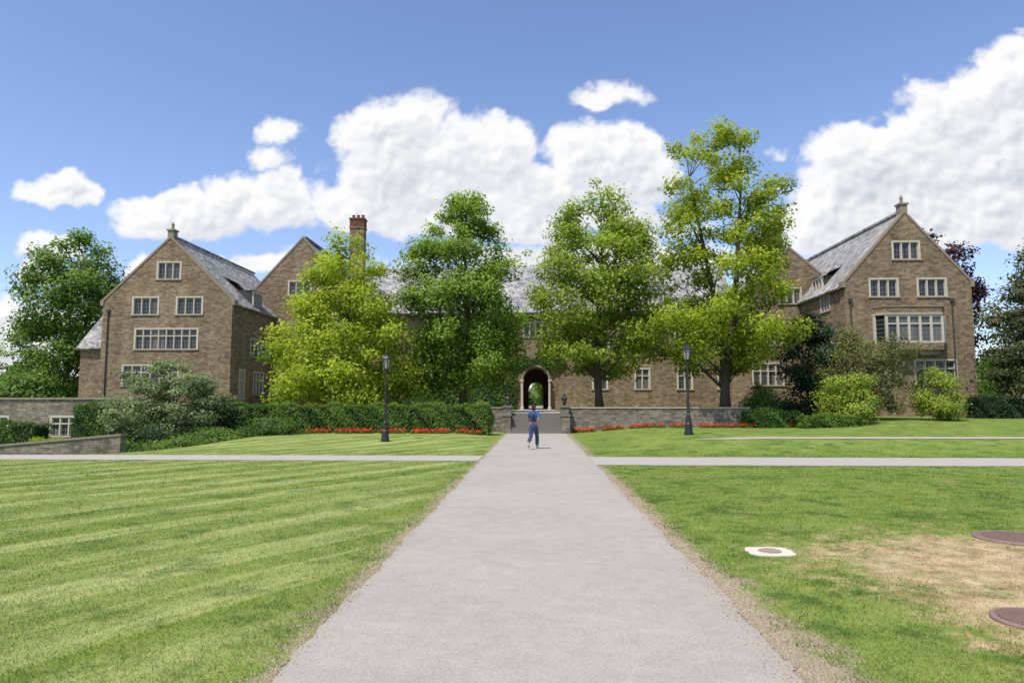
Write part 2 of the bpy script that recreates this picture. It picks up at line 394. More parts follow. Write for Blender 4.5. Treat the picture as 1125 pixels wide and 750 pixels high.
mx=b.n('ShaderNodeMixShader'); b.link(a.outputs['Alpha'],mx.inputs[0]); b.link(tr.outputs[0],mx.inputs[1]); b.link(em.outputs[0],mx.inputs[2]); b.link(mx.outputs[0],out.inputs[0])
try: m.cycles.emission_sampling='NONE'
except Exception as ex: print(ex)
me.materials.append(m); me.polygons.foreach_set('use_smooth',[True]*len(me.polygons))
o=bpy.data.objects.new('sky',me); COL.objects.link(o); o['kind']='structure'; o['label']='white cumulus clouds over a blue summer sky'
# ================================================= GROUND
xs=np.unique(np.concatenate([[-1500,-700,-300,-150,-100,-70],np.arange(-50,50.1,.5),[70,100,150,300,700,1500]]))
ys=np.unique(np.concatenate([[-300,-100,-30,-10],np.arange(-4,80.1,.5),[90,100,120,150,200,300,600,1200,2500]]))
XX,YY=np.meshgrid(xs,ys); ZZ=T(XX,YY)
V=np.stack([XX.ravel(),YY.ravel(),ZZ.ravel()],1).tolist(); nx=len(xs); ny=len(ys)
F=[(j*nx+i,j*nx+i+1,(j+1)*nx+i+1,(j+1)*nx+i) for j in range(ny-1) for i in range(nx-1)]
o=obj('ground',V,F,M_GROUND,smooth=True); o['kind']='structure'; o['label']='mown green lawn with worn dry patches'
rng=np.random.default_rng(7)
def strip(name,cx,mat,off,label):
    V=[];F=[];n=len(cx[0])
    for r in cx:
        for x,y in r: V.append((x,y,Tz(x,y)+off))
    for j in range(len(cx)-1):
        for i in range(n-1): F.append((j*n+i,j*n+i+1,(j+1)*n+i+1,(j+1)*n+i))
    o=obj(name,V,F,mat); o['kind']='structure'; o['label']=label; return o
def wob(t,s): return .02*math.sin(t*1.7+s)+.014*math.sin(t*4.3+2*s)+.012*math.sin(t*9.1+3*s)+float(rng.normal())*.010
rows=[]
y=-6.
while y<=40.05:
    xl=-1.72+wob(y,1); xr=1.74+wob(y,2.2)
    rows.append([(xl+(xr-xl)*i/4,y) for i in range(5)]); y+=.08
strip('footpath',rows,M_PATH,.012,'long straight worn grey asphalt footpath')
rows=[];x=-42.
while x<=-1.6:
    rows.append([(x,23.3+wob(x,3)),(x,22.2),(x,21.3+wob(x,4))]); x+=.3
strip('footpath',rows,M_CROSS,.008,'narrow grey cross path through the lawn')
rows=[];x=1.6
while x<=60:
    rows.append([(x,22.9+wob(x,3)),(x,21.2),(x,20.0+wob(x,4))]); x+=.3
strip('footpath',rows,M_CROSS,.008,'grey cross path beside the lawn')
rows=[];x=6.2
while x<=60:
    wv=.26*float(sstep(6.0,8.5,x)); cyy=28.3+.012*x-.5*float(sstep(10,5,x))
    rows.append([(x,cyy+wv+wob(x,5)*.5),(x,cyy),(x,cyy-wv+wob(x,6)*.5)]); x+=.25
strip('footpath',rows,M_CROSS,.02,'thin pale path crossing the raised lawn')
mb=MB().box(-23,15.5,42.45,61.95,-1,1.15)
o=mb.obj('terrace',M_GROUND); o['kind']='structure'; o['label']='raised grass terrace behind the stone wall'
mb=MB().box(-1.6,1.6,42.3,61.9,1.0,1.165)
o=mb.obj('terrace_path',M_PAVE); o['kind']='structure'; o['label']='paved walk from the steps to the archway'
mb=MB().box(-1.6,1.6,72,120,1.0,1.165)
o=mb.obj('courtyard_path',M_PAVE); o['kind']='structure'; o['label']='paved walk beyond the archway'
# ================================================= GRASS BLADES
N=450000
yy=np.exp(rng.uniform(np.log(3.2),np.log(26),N)); xx=rng.uniform(-1,1,N)*(1.02*yy+1.5)
def hn(x,y):
    return (np.sin(x*2.1+y*1.3)+np.sin(x*4.7-y*3.1+1)+np.sin(x*9.3+y*7.7+2)*.7+np.sin(-x*17+y*13)*.5)/3.2
edge=1.74+.16*hn(xx,yy)+rng.exponential(.10,N)+np.where(xx>0,.08+.2*sstep(9,4,yy)*(1+hn(xx*.5,yy*1.4)),0)
keep=np.abs(xx)>edge
def band(a,b2): return (yy>a)&(yy<b2)
keep&=~((xx<0)&band(21.25,23.35)); keep&=~((xx>0)&band(19.95,22.95))
d=np.minimum(np.hypot((xx-5.5)/2.2,(yy-7.9)/1.7),np.hypot((xx-4.5)/1.1,(yy-5.9)/1.2))+hn(xx*1.3,yy*1.3)*.6
keep&=~(rng.random(N)<.78*sstep(1.15,.7,d))
for (mx_,my_,mr) in ((2.82,8.55,.36),(6.35,9.45,.54),(4.12,5.95,.36)): keep&=np.hypot(xx-mx_,yy-my_)>mr
xx=xx[keep];yy=yy[keep];n=len(xx)
tuft=sstep(.2,.9,hn(xx*.9+3,yy*.9))*(xx>0)
zz=T(xx,yy); wd=.0018+.0010*yy*rng.uniform(.6,1.3,n); ht=rng.uniform(.010,.029,n)*(1+.3*hn(xx*3,yy*3))*(1+.8*tuft+.5*np.exp(-(np.abs(xx)-1.75)/.3))
an=rng.uniform(0,2*np.pi,n); ln=rng.normal(0,.6,(n,2))*ht[:,None]
V=np.zeros((n,3,3)); dx=np.cos(an)*wd/2; dy=np.sin(an)*wd/2
V[:,0]=np.stack([xx-dx,yy-dy,zz-.003],1); V[:,1]=np.stack([xx+dx,yy+dy,zz-.003],1); V[:,2]=np.stack([xx+ln[:,0],yy+ln[:,1],zz+ht],1)
me=bpy.data.meshes.new('grass'); me.from_pydata(V.reshape(-1,3),[],np.arange(n*3).reshape(-1,3)); me.materials.append(M_BLADE)
o=bpy.data.objects.new('grass',me); COL.objects.link(o); o['kind']='stuff'; top(o,'short mown green grass blades of the lawn','grass')
def gmat():
    m,nt,out=new_mat('gravel_crumbs'); b=NB(nt); r=b.n('ShaderNodeNewGeometry').outputs['Random Per Island']
    b.bsdf(out,b.mix(r,(.2,.15,.1),(.46,.38,.28)),.95,spec=.1); return m
n=18000; yy=np.exp(rng.uniform(np.log(3.3),np.log(16),n)); sg=rng.choice([-1,1,1],n); off=np.abs(rng.normal(0,.10,n))*np.where(sg>0,1+1.3*sstep(9,4,yy),1)*rng.choice([1,1,1,-.6],n)+.02
xx=sg*(1.76+off+.08*hn(yy*2,sg*3.))
q=n//5; a_=rng.uniform(0,6.28,q); r_=np.sqrt(rng.random(q)); xx[:q]=5.3+np.cos(a_)*r_*1.9; yy[:q]=7.7+np.sin(a_)*r_*1.6
s_=rng.uniform(.003,.009,n)*(1+yy*.05); rot=rng.uniform(0,6.28,n); zz=T(xx,yy)+np.where(np.abs(xx)<1.76,.012,0)
base=np.array([[1,0,0],[-.4,.9,0],[-.7,-.7,0],[.1,0,.8]])
V=np.zeros((n,4,3))
for k in range(4):
    bx_,by_,bz_=base[k]; V[:,k,0]=xx+s_*(bx_*np.cos(rot)-by_*np.sin(rot)); V[:,k,1]=yy+s_*(bx_*np.sin(rot)+by_*np.cos(rot)); V[:,k,2]=zz+s_*bz_
F=(np.arange(n)[:,None,None]*4+np.array([[0,1,3],[1,2,3],[2,0,3]])[None]).reshape(-1,3)
me=bpy.data.meshes.new('gravel'); me.from_pydata(V.reshape(-1,3),[],F); me.materials.append(gmat())
o=bpy.data.objects.new('gravel',me); COL.objects.link(o); o['kind']='stuff'; top(o,'loose gravel and soil crumbs along path edges','gravel')
# ================================================= FOLIAGE
def leaves_mesh(name,C,Nn,S,tint,mat,parent,extra=None,rng=rng,aspect=.6):
    n=len(C); L=WL[parent.name]; C=C-np.array(L)
    Nn=Nn/np.linalg.norm(Nn,axis=1)[:,None]
    r=rng.normal(size=(n,3)); t=np.cross(Nn,r); t/=np.linalg.norm(t,axis=1)[:,None]; bb=np.cross(Nn,t)
    S=S[:,None]
    V=np.stack([C-t*S*.5,C+bb*S*.5*aspect-t*S*.05,C+t*S*.5,C-bb*S*.5*aspect-t*S*.05],1).reshape(-1,3)
    F=np.arange(n*4).reshape(-1,4)
    me=bpy.data.meshes.new(name)
    if extra:
        ev=np.array(extra[0])-np.array(L)
        F2=[tuple(f) for f in F.tolist()]+[tuple(i+n*4 for i in f) for f in extra[1]]
        V=np.concatenate([V,ev]); me.from_pydata(V,[],F2)
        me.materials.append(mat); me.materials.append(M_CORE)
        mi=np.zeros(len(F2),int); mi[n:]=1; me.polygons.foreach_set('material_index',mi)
        tint=np.concatenate([tint,np.zeros(len(F2)-n)])
    else:
        me.from_pydata(V,[],F); me.materials.append(mat)
    a=me.attributes.new('tint','FLOAT','FACE'); a.data.foreach_set('value',np.clip(tint,0,1).astype(np.float32))
    o=bpy.data.objects.new(name,me); COL.objects.link(o); place(o,parent,tuple(L)); return o
def prof_at(prof,t): 
    p=np.array(prof); return np.interp(t,p[:,0],p[:,1])
def make_tree(name,label,cat,x,y,h,cb,prof,nl,nc,ls,mat,seed,trunk_r=.22,cr=(.5,1.0),forks=1,group=None,inner=.45,trunk_top=.85,bark=M_BARK,xs=1.,droop=0.,shadeoff=0.,nb=70,irrk=1.,tv=.17,flat=.75):
    rg=np.random.default_rng(seed); z0=Tz(x,y)
    if -23<x<15.5 and y>42.5 and y<62: z0=1.15
    e=empty(name,(x,y,z0),label,cat,group)
    t=rg.random(nc*6); Rr=prof_at(prof,t); k=rg.random(nc*6)*max(p[1] for p in prof)<Rr**1.0+.15
    t=t[k][:nc]; Rr=Rr[k][:nc]; m=len(t)
    a=rg.uniform(0,2*np.pi,m); ph=rg.uniform(0,6,4)
    irr=1+irrk*(.15*np.sin(2*a+ph[0]+3*t)+.12*np.sin(3*a+ph[1]+9*t)+.10*np.sin(5*a+ph[2]+17*t))
    u=inner+(1-inner)*rg.random(m)**.6; rad=Rr*irr*u
    cx=np.cos(a)*rad*xs; cy=np.sin(a)*rad; cz=cb+t*(h-cb)-droop*rad
    crd=rg.uniform(cr[0],cr[1],m)*(.75+.5*(Rr/max(p[1] for p in prof)))
    mb=MB()
    def trunk_pt(zr,f=0):
        q=zr/h
        s=0 if forks==1 else max(0,q-.12)*(1 if f==0 else -1)*h*.13
        return Vector((.25*math.sin(q*5+seed)*min(1,q*3)+s, .2*math.sin(q*4+seed*2)*min(1,q*3),zr))
    for f in range(forks):
        zt=np.linspace(-.15 if f==0 else h*.1,h*trunk_top,12)
        mb.tube([trunk_pt(zv,f) for zv in zt],[trunk_r*(1.35 if (i==0 and f==0) else 1)*(1-i/12.)**.9*(1 if f==0 else .75)+.015 for i in range(12)],8)
    od=rg.permutation(m)
    for ii,i in enumerate(od[:min(m,nb)]):
        P=Vector((cx[i],cy[i],cz[i])); P.x*=.85; P.y*=.85; hd=math.hypot(P.x,P.y)
        zb=max(cb*.55 if cb>1 else .3,min(P.z-hd*(.65+.4*rg.random()),h*trunk_top*.97)); f=0 if (forks==1 or P.x>0) else 1
        A=trunk_pt(zb,f); M=A.lerp(P,.5)+Vector((rg.normal()*.15,rg.normal()*.15,hd*.10))
        r0=(.035+.009*hd)*(1.25 if ii<14 else .55)*trunk_r/.22
        mb.tube([A,A.lerp(M,.55),M,M.lerp(P,.6),P],[r0,r0*.8,r0*.55,r0*.35,.01],5,False)
    mb.obj('trunk',bark,e,(x,y,z0),smooth=True)
    wgt=crd**2; ci=rg.choice(m,nl,p=wgt/wgt.sum())
    dr=rg.normal(size=(nl,3)); dr/=np.linalg.norm(dr,axis=1)[:,None]
    rr=rg.random(nl)**.5*(1+.5*rg.random(nl)**4)
    off=dr*rr[:,None]*crd[ci][:,None]*np.array([1.15,1.15,flat])
    C=np.stack([cx[ci],cy[ci],cz[ci]],1)+off
    outw=C-np.array([0,0,cb+(h-cb)*.4]); outw/=np.linalg.norm(outw,axis=1)[:,None]+1e-6
    Nn=dr*.45+outw*.35+np.array([-.1,-.1,.55])+rg.normal(size=(nl,3))*.5
    ct=rg.normal(0,.15,m)
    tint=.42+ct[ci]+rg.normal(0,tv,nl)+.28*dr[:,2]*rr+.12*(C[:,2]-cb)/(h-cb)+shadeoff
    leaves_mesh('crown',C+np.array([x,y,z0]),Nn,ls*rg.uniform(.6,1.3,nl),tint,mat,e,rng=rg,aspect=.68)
    return e
TV=dict(tv=.13)
make_tree('maple_tree','bright yellow-green young tree leaning over the hedge','tree',-12.6,44.5,11.8,.6,[(0,4.2),(.15,4.9),(.4,4.4),(.6,3.4),(.8,2.2),(1,.6)],44000,200,.22,L_BRIGHT,11,.2,(.5,1.0),shadeoff=.08,inner=.3,irrk=.7,**TV)
make_tree('maple_tree','dense deep green tree before the stone facade','tree',-4.9,46,14.9,1.9,[(0,2.4),(.12,3.6),(.4,3.9),(.65,3.4),(.85,2.3),(1,.7)],50000,210,.22,L_SUNNY,12,.26,(.5,1.0),shadeoff=.08,inner=.3,irrk=.6,**TV)
make_tree('maple_tree','broad mid green tree beside the archway','tree',4.3,46.5,15.8,2.6,[(0,2.3),(.1,3.8),(.3,4.4),(.55,4.1),(.8,3.0),(1,.9)],42000,190,.22,L_MID,23,.26,(.5,.98),shadeoff=.08,inner=.3,irrk=.5,**TV)
make_tree('maple_tree','tallest open-crowned yellow-green tree with forked trunk','tree',11.9,43.6,18.4,2.5,[(0,2.6),(.12,4.5),(.3,4.8),(.55,4.0),(.8,3.4),(.95,2.3),(1,1.1)],42000,200,.22,L_BRIGHT,19,.3,(.5,.92),forks=2,shadeoff=-.04,inner=.25,irrk=.7,**TV)
make_tree('oak_tree','large green tree behind the gabled wing','tree',-50.5,72,21.3,4.2,[(0,4.0),(.25,5.9),(.6,5.7),(.85,4.0),(1,1.2)],34000,160,.36,L_DARK,21,.4,(.8,1.5),shadeoff=.12,irrk=.7,inner=.3)
make_tree('hawthorn_tree','spreading grey-green blossoming hawthorn above juniper bed','tree',-19.6,36,5.2,1.0,[(0,2.2),(.2,3.2),(.5,2.9),(.8,1.8),(1,.5)],22000,110,.14,L_SAGE,31,.1,(.32,.7),inner=.3,shadeoff=.08,flat=.5)
make_tree('yew_tree','dark narrow evergreen against the stone wing','tree',18.6,47,7.6,.2,[(0,1.9),(.3,2.0),(.7,1.5),(1,.4)],14000,80,.2,L_NEEDLE,41,.12,(.5,.8))
make_tree('shrub','tall olive spreading shrub by the gabled wing','shrub',21.2,44.5,6.0,.2,[(0,1.3),(.3,2.3),(.6,2.7),(1,1.3)],17000,100,.15,L_OLIVE,42,.06,(.4,.75),shadeoff=.12,inner=.25)
make_tree('shrub','rounded lime-green shrub on the lawn edge','shrub',18.6,41.5,3.0,.1,[(0,1.3),(.4,1.5),(.8,1.1),(1,.4)],13000,60,.12,L_LIME,43,.04,(.3,.6),inner=.25)
make_tree('shrub','small lime-green shrub beside the gabled wing','shrub',24.7,43,3.2,.1,[(0,1.1),(.4,1.3),(.8,1.0),(1,.3)],11000,50,.12,L_LIME,44,.04,(.3,.6),inner=.25)
make_tree('pine_tree','dark olive conifer beside the gabled wing','tree',34.7,47,11.8,.4,[(0,3.4),(.3,3.2),(.7,2.1),(1,.3)],30000,150,.2,L_PINE,45,.22,(.5,.95),shadeoff=-.02,flat=.45)
make_tree('beech_tree','purple-leaved beech rising behind the gabled wing','tree',38.0,66,17.9,6,[(0,3),(.4,4.2),(.8,2.8),(1,.8)],12000,90,.35,L_PURPLE,46,.25,(.6,1.1))
make_tree('oak_tree','thinly leaved tree at the garden edge','tree',45,60,15.5,3,[(0,4),(.4,5.2),(.8,3),(1,1)],12000,100,.32,L_PINE,47,.25,(.7,1.2),shadeoff=.1)
make_tree('oak_tree','pale green tree rising behind the slate roof','tree',-1.5,82,19.0,7,[(0,3),(.4,5),(.8,3.4),(1,1)],9000,80,.4,L_MID,49,.25,(.8,1.4))
make_tree('oak_tree','small green tree in the courtyard beyond the archway','tree',1.4,104,6.4,2.2,[(0,1.3),(.4,2.0),(.8,1.4),(1,.5)],3500,40,.35,L_SUNNY,48,.15,(.5,.8))
make_tree('shrub','dark rounded shrub on the terrace','shrub',14.2,43.6,1.7,.1,[(0,.9),(.4,1.1),(1,.4)],5000,40,.12,L_HEDGE,50,.05,(.3,.5))
for i,(x,y,h,r) in enumerate([(-66,74,9,5),(-60,64,6,4),(-74,88,12,6),(52,72,12,5),(60,64,10,5),(-46,60,5.5,3),(44,52,6,3)]):
    make_tree('oak_tree','green garden tree at the edge of the grounds','tree',x,y,h,.8,[(0,r*.8),(.3,r),(.7,r*.75),(1,r*.2)],8000,60,.38,L_DARK if i%2 else L_MID,60+i,.2,(.8,1.4),group='trees around the grounds')
rg=np.random.default_rng(5); e=empty('distant_trees',(0,150,0),'low band of distant woodland on the horizon','trees'); e['kind']='stuff'
n=30000; ang=rg.uniform(-1.05,1.05,n); dist=rg.uniform(130,175,n); X=np.sin(ang)*dist; Y=np.cos(ang)*dist
hh=(7+3*np.sin(ang*23)+2*np.sin(ang*57+1)+1.5*np.sin(ang*131))*(.68+.32*sstep(.03,.1,np.abs(ang))); Z=hh*rg.random(n)**.8
C=np.stack([X,Y,Z],1); dw=leaves_mesh('foliage',C,rg.normal(size=(n,3))+np.array([0,-.6,.5]),rg.uniform(1.0,2.0,n),.35+rg.normal(0,.2,n),L_DARK,e,rng=rg,aspect=.8); dw['kind']='stuff'
def hedge(x0,x1,y0,y1,h,mat,label,seed,nl,ls=.1,name='hedge',round_=.12,zb=None):
    rg=np.random.default_rng(seed); cx,cy=(x0+x1)/2,(y0+y1)/2; z0=Tz(cx,cy) if zb is None else zb
    e=empty(name,(cx,cy,z0),label,'hedge')
    areas=np.array([(x1-x0)*h,(x1-x0)*(y1-y0),(y1-y0)*h,(y1-y0)*h,(x1-x0)*h*.4]); f=rg.choice(5,nl,p=areas/areas.sum())
    u=rg.random(nl); v=rg.random(nl); X=np.where(f==2,x0,np.where(f==3,x1,x0+(x1-x0)*u)); 
    Y=np.where(f==0,y0,np.where(f==4,y1,y0+(y1-y0)*np.where(f==1,v,u)))
    Z=np.where(f==1,h,h*v)
    Nn=np.stack([(f==3)*1.-(f==2),(f==4)*1.-(f==0),(f==1)*1.],1).astype(float)
    bump=.09*(np.sin(X*2.3+Z*1.7)+np.sin(Y*3.1+X*5.2+Z*4)+np.sin(X*9.1+Z*8)*.5)+rg.normal(0,.045,nl)
    edge=np.where(f!=1,-round_*np.clip((Z/h-.7)/.3,0,1)**2,0)
    C=np.stack([X,Y,Z],1)+Nn*(bump+edge)[:,None]+rg.normal(0,.04,(nl,3)); C[:,2]+=z0
    NN=Nn+np.array([0,0,.3])+rg.normal(size=(nl,3))*.6
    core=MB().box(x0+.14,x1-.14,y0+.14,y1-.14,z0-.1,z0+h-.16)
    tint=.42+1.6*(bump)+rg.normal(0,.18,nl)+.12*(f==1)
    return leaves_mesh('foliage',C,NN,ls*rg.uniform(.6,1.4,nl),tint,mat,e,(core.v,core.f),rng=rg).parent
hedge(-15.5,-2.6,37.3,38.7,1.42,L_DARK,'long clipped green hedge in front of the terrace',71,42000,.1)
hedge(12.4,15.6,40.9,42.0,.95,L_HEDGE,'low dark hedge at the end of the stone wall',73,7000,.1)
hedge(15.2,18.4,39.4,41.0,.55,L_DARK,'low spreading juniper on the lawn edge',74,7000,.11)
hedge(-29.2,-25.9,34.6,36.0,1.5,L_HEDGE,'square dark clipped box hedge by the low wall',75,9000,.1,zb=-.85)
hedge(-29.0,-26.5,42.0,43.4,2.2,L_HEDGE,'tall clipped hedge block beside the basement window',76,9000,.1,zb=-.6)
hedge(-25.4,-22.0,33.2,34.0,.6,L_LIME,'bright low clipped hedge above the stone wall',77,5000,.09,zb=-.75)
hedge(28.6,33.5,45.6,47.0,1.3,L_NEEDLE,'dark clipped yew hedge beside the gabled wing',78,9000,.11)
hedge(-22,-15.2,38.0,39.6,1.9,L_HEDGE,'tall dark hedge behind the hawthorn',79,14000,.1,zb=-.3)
for i,(x,y,r,h) in enumerate([(-18.4,32.2,1.9,1.0),(-15.8,33.4,1.9,.9),(-13.6,35.2,1.5,.8),(-20.3,33.5,1.8,1.2),(-16.6,35.6,1.9,1.1),(-16.3,31.0,1.3,.8)]):
    make_tree('juniper_shrub','low spreading dark green juniper on the bank','shrub',x,y,h,.02,[(0,r),(.4,r*.95),(.8,r*.6),(1,.3)],8000,80,.1,L_DARK if i%2 else L_HEDGE,90+i,.04,(.22,.42),group='junipers on the garden bank',inner=.1)
def ivy(x0,x1,z0,z1,seed,n):
    rg=np.random.default_rng(seed); e=empty('ivy',((x0+x1)/2,61.9,1.2),'dark green ivy climbing the stone facade','ivy')
    X=rg.uniform(x0,x1,n); Z=z0+(z1-z0)*rg.random(n)**1.1; top_=z0+(z1-z0)*(.72+.25*np.sin(X*1.7+seed)+.12*np.sin(X*5)); k=Z<top_
    k&=~((np.abs(X)<1.4)&(Z<3.9))&(np.hypot(X,Z-3.8)>1.38+.1*np.sin(X*7))
    X=X[k];Z=Z[k]; n=len(X)
    Y=61.9-rg.random(n)*.3*(1+.5*np.sin(X*3+Z*2))
    leaves_mesh('foliage',np.stack([X,Y,Z],1),np.array([0,-1,.4])+rg.normal(size=(n,3))*.45,rg.uniform(.12,.26,n),.45+.25*np.sin(X*3+Z*2.2)+rg.normal(0,.15,n),L_HEDGE,e,rng=rg)
ivy(-12,-1.7,1.15,7.5,3,17000); ivy(-1.8,2.6,4.9,6.8,6,3500)
def flowers(x0,x1,y0,y1,n,seed):
    rg=np.random.default_rng(seed); e=empty('flower_bed',((x0+x1)/2,y0,Tz((x0+x1)/2,y0)),'narrow bed of bright red flowers','flowers'); e['kind']='stuff'
    def pts(n,zl,zh):
        X=rg.uniform(x0,x1,n); X=X[np.sin(X*3.1)+np.sin(X*7.7+1)>-1.1]; n=len(X); Y=rg.uniform(y0,y1,n); return np.stack([X,Y,T(X,Y)+rg.uniform(zl,zh,n)],1)
    for nm,cnt,zl,zh,mat,sz,asp in (('leaf_mass',n,0,.16,L_DARK,(.06,.12),.6),('petals',n//3,.12,.24,L_RED,(.06,.12),1.)):
        P=pts(cnt,zl,zh); q=len(P)
        a=leaves_mesh(nm,P,rg.normal(size=(q,3))+np.array([0,-.4,.7]),rg.uniform(*sz,q),rg.random(q),mat,e,rng=rg,aspect=asp); a['kind']='stuff'
flowers(-14.5,-2.6,36.3,36.8,3800,5); flowers(2.2,15.2,40.9,41.35,3600,6)
# ================================================= BUILDING
hall=empty('stone_hall',(0,62,0),'long gabled tan stone college hall with slate roofs','building')
def window(cx,py,cz,w_,h_,nl=3,nt=0,face='f',parent=hall,fr=.08):
    rot={'f':0,'r':math.pi/2,'l':-math.pi/2}[face]
    g=MB().box(-w_/2+.02,w_/2-.02,.13,.16,-h_/2+.02,h_/2-.02)
    wo_=g.obj('window',M_GLASS,parent,(cx,py,cz),rotz=rot)
    m=MB(); s=.10
    m.box(-w_/2-s,-w_/2+.05,-.03,.17,-h_/2-.0,h_/2); m.box(w_/2-.05,w_/2+s,-.03,.17,-h_/2,h_/2)
    m.box(-w_/2-s,w_/2+s,-.035,.17,h_/2,h_/2+s+.02)
    for i in range(1,nl):
        x=-w_/2+w_*i/nl; m.box(x-fr/2,x+fr/2,-.01,.17,-h_/2,h_/2-.001)
    for i in range(1,nt+1):
        z=-h_/2+h_*(.33+.33*i) if nt==1 else -h_/2+h_*i/(nt+1)
        m.box(-w_/2+.061,w_/2-.061,.0,.168,z-fr/2,z+fr/2)
    for i in range(nl):
        xa=-w_/2+w_*i/nl; xb=-w_/2+w_*(i+1)/nl
        for q in (xa+fr/2+.01,xb-fr/2-.045): m.box(q,q+.035,.07,.166,-h_/2+.001,h_/2-.002)
        m.box(xa+fr/2+.012,xb-fr/2-.012,.072,.165,h_/2-.06,h_/2-.003)
    f=m.obj('frame',M_FRAME,None,(0,0,0)); f.parent=wo_; f.location=(0,0,0)
    s_=MB().box(-w_/2-s-.06,w_/2+s+.06,-.09,.17,-h_/2-.11,-h_/2-.001).obj('sill',M_LIME); s_.parent=wo_; s_.location=(0,0,0)
    return wo_
def cutbox(cut,cx,py,cz,w_,h_,face='f',d=.35):
    if face=='f': cut.box(cx-w_/2,cx+w_/2,py-.5,py+d,cz-h_/2,cz+h_/2)
    elif face=='r': cut.box(cx-d,cx+.5,py-w_/2,py+w_/2,cz-h_/2,cz+h_/2)
    else: cut.box(cx-.5,cx+d,py-w_/2,py+w_/2,cz-h_/2,cz+h_/2)
def gable_block(x0,x1,y0,y1,zb,ze,za,wl,eaves=.35,coping=True):
    cx=(x0+x1)/2
    mb=MB().prism([(x0,zb),(x1,zb),(x1,ze),(cx,za),(x0,ze)],y0,y1)
    o=mb.wobj('wall',M_STONE,hall)
    cut=MB()
    for wv in wl: cutbox(cut,*wv[:5],face=wv[7] if len(wv)>7 else 'f')
    if wl: boolean_cut(o,cut)
    for wv in wl: window(*wv)
    sl=(za-ze)/(cx-x0); e=eaves
    r=MB(); ya=y0+.5
    r.slab([(x0-e,ya,ze-e*sl+.02),(cx,ya,za+.02),(cx,y1,za+.02),(x0-e,y1,ze-e*sl+.02)][::-1],.16)
    r.slab([(x1+e,ya,ze-e*sl+.02),(x1+e,y1,ze-e*sl+.02),(cx,y1,za+.02),(cx,ya,za+.02)][::-1],.16)
    r.box(cx-.14,cx+.14,ya+.01,y1-.01,za+.1,za+.28)
    r.wobj('roof',M_SLATE,hall)
    if coping:
        c=MB(); u=.08; t=.13
        c.prism([(x0-u,ze-u*sl-.05),(cx,za-.05),(cx,za+t*1.4),(x0-u-.08,ze-u*sl+t*.9)],y0-.05,y0+.49)
        c.prism([(x1+u,ze-u*sl-.05),(x1+u+.08,ze-u*sl+t*.9),(cx,za+t*1.4),(cx,za-.05)],y0-.0505,y0+.4905)
        c.box(x0-.22,x0+.06,y0-.07,y0+.52,ze-.4,ze+.03); c.box(x1-.06,x1+.22,y0-.07,y0+.52,ze-.4,ze+.03)
        c.wobj('coping',M_COPE,hall)
    return o
def finial(x,y,z):
    c=MB(); c.box(x-.26,x+.26,y-.02,y+.6,z-.1,z+.6); c.box(x-.34,x+.34,y-.1,y+.68,z+.6,z+.72); c.lathe([(.13,z+.72),(.11,z+1.1),(.15,z+1.15),(.04,z+1.4)],8,(x,y+.3)); c.wobj('finial',M_COPE,hall)
LX0,LX1=-35.9,-25.0; lc=(LX0+LX1)/2; LY=55
gable_block(LX0,LX1,LY,72,-1.5,10.2,15.5,[(lc,LY,12.7,1.9,1.35,3,0,'f'),(lc-1.85,LY,9.75,2.1,1.35,3,0,'f'),(lc+1.85,LY,9.75,2.1,1.35,3,0,'f'),
 (lc,LY,7.0,5.2,1.6,8,1,'f'),(lc-1.2,LY,4.0,4.6,1.6,6,1,'f'),
 (LX1,57.3,3.3,1.0,2.4,2,1,'r'),(LX1,60.6,6.6,3.4,1.5,4,1,'r'),(LX1,60.8,3.5,2.2,1.9,3,1,'r')])
finial(lc,LY,15.5)
mb=MB().prism([(56.9,-1.5),(56.9,6.5),(61,10.3),(65,6.5),(65,-1.5)],-38.9,-35.9,axis='x'); mb.wobj('wall',M_STONE,hall)
MB().slab([(-39.1,56.6,6.25),(-35.91,56.6,6.25),(-35.91,61,10.45),(-39.1,61,10.45)],.16).slab([(-35.91,65.3,6.2),(-39.1,65.3,6.2),(-39.1,61,10.45),(-35.91,61,10.45)],.16).wobj('roof',M_SLATE,hall)
gable_block(-28.0,-16.8,64,76,-1,11.4,17.6,[(-22.6,64,12.7,2.1,1.3,3,0,'f'),(-20.6,64,10.2,2.2,1.5,3,0,'f'),(-20.6,64,6.8,2.2,1.6,3,1,'f'),(-20.6,64,3.6,2.2,1.6,3,1,'f')])
def dormer_side(x,y,z,s):
    m=MB(); m.box(min(x,x-s*2.4),max(x,x-s*2.4),y-1.1,y+1.1,z-.8,z+.75); m.wobj('dormer',M_LEAD,hall)
    MB().slab([(x+s*.25,y-1.3,z+.72),(x+s*.25,y+1.3,z+.72),(x-s*2.6,y+1.3,z+2.0),(x-s*2.6,y-1.3,z+2.0)][::(1 if s>0 else -1)],.12).wobj('dormer_roof',M_SLATE,hall)
    window(x+.17*s,y,z,1.8,1.05,3,0,'r' if s>0 else 'l')
dormer_side(LX1-.3,60.4,11.0,1)
mb=MB().prism([(61.95,-1),(61.95,10.2),(67,15.0),(72,10.2),(72,-1)],-16.8,18.2,axis='x')
mainw=mb.wobj('wall',M_STONE,hall)
cut=MB()
aw=1.15; zs=3.8; ap=[(-aw,1.17),(aw,1.17),(aw,zs)]+[(aw*math.cos(t),zs+aw*math.sin(t)) for t in np.linspace(0,math.pi,13)[1:-1]]+[(-aw,zs)]
cut.prism(ap,60,74)
mw=[]
for x in (-13.9,-9.8,-5.6,5.8,9.6,13.4,17.0):
    mw.append((x,61.95,3.9,1.25,1.75,2,1,'f')); mw.append((x,61.95,7.4,1.6,1.5,3,0,'f'))
mw.append((0,61.95,8.4,2.2,1.3,4,0,'f'))
for wv in mw: cutbox(cut,*wv[:5])
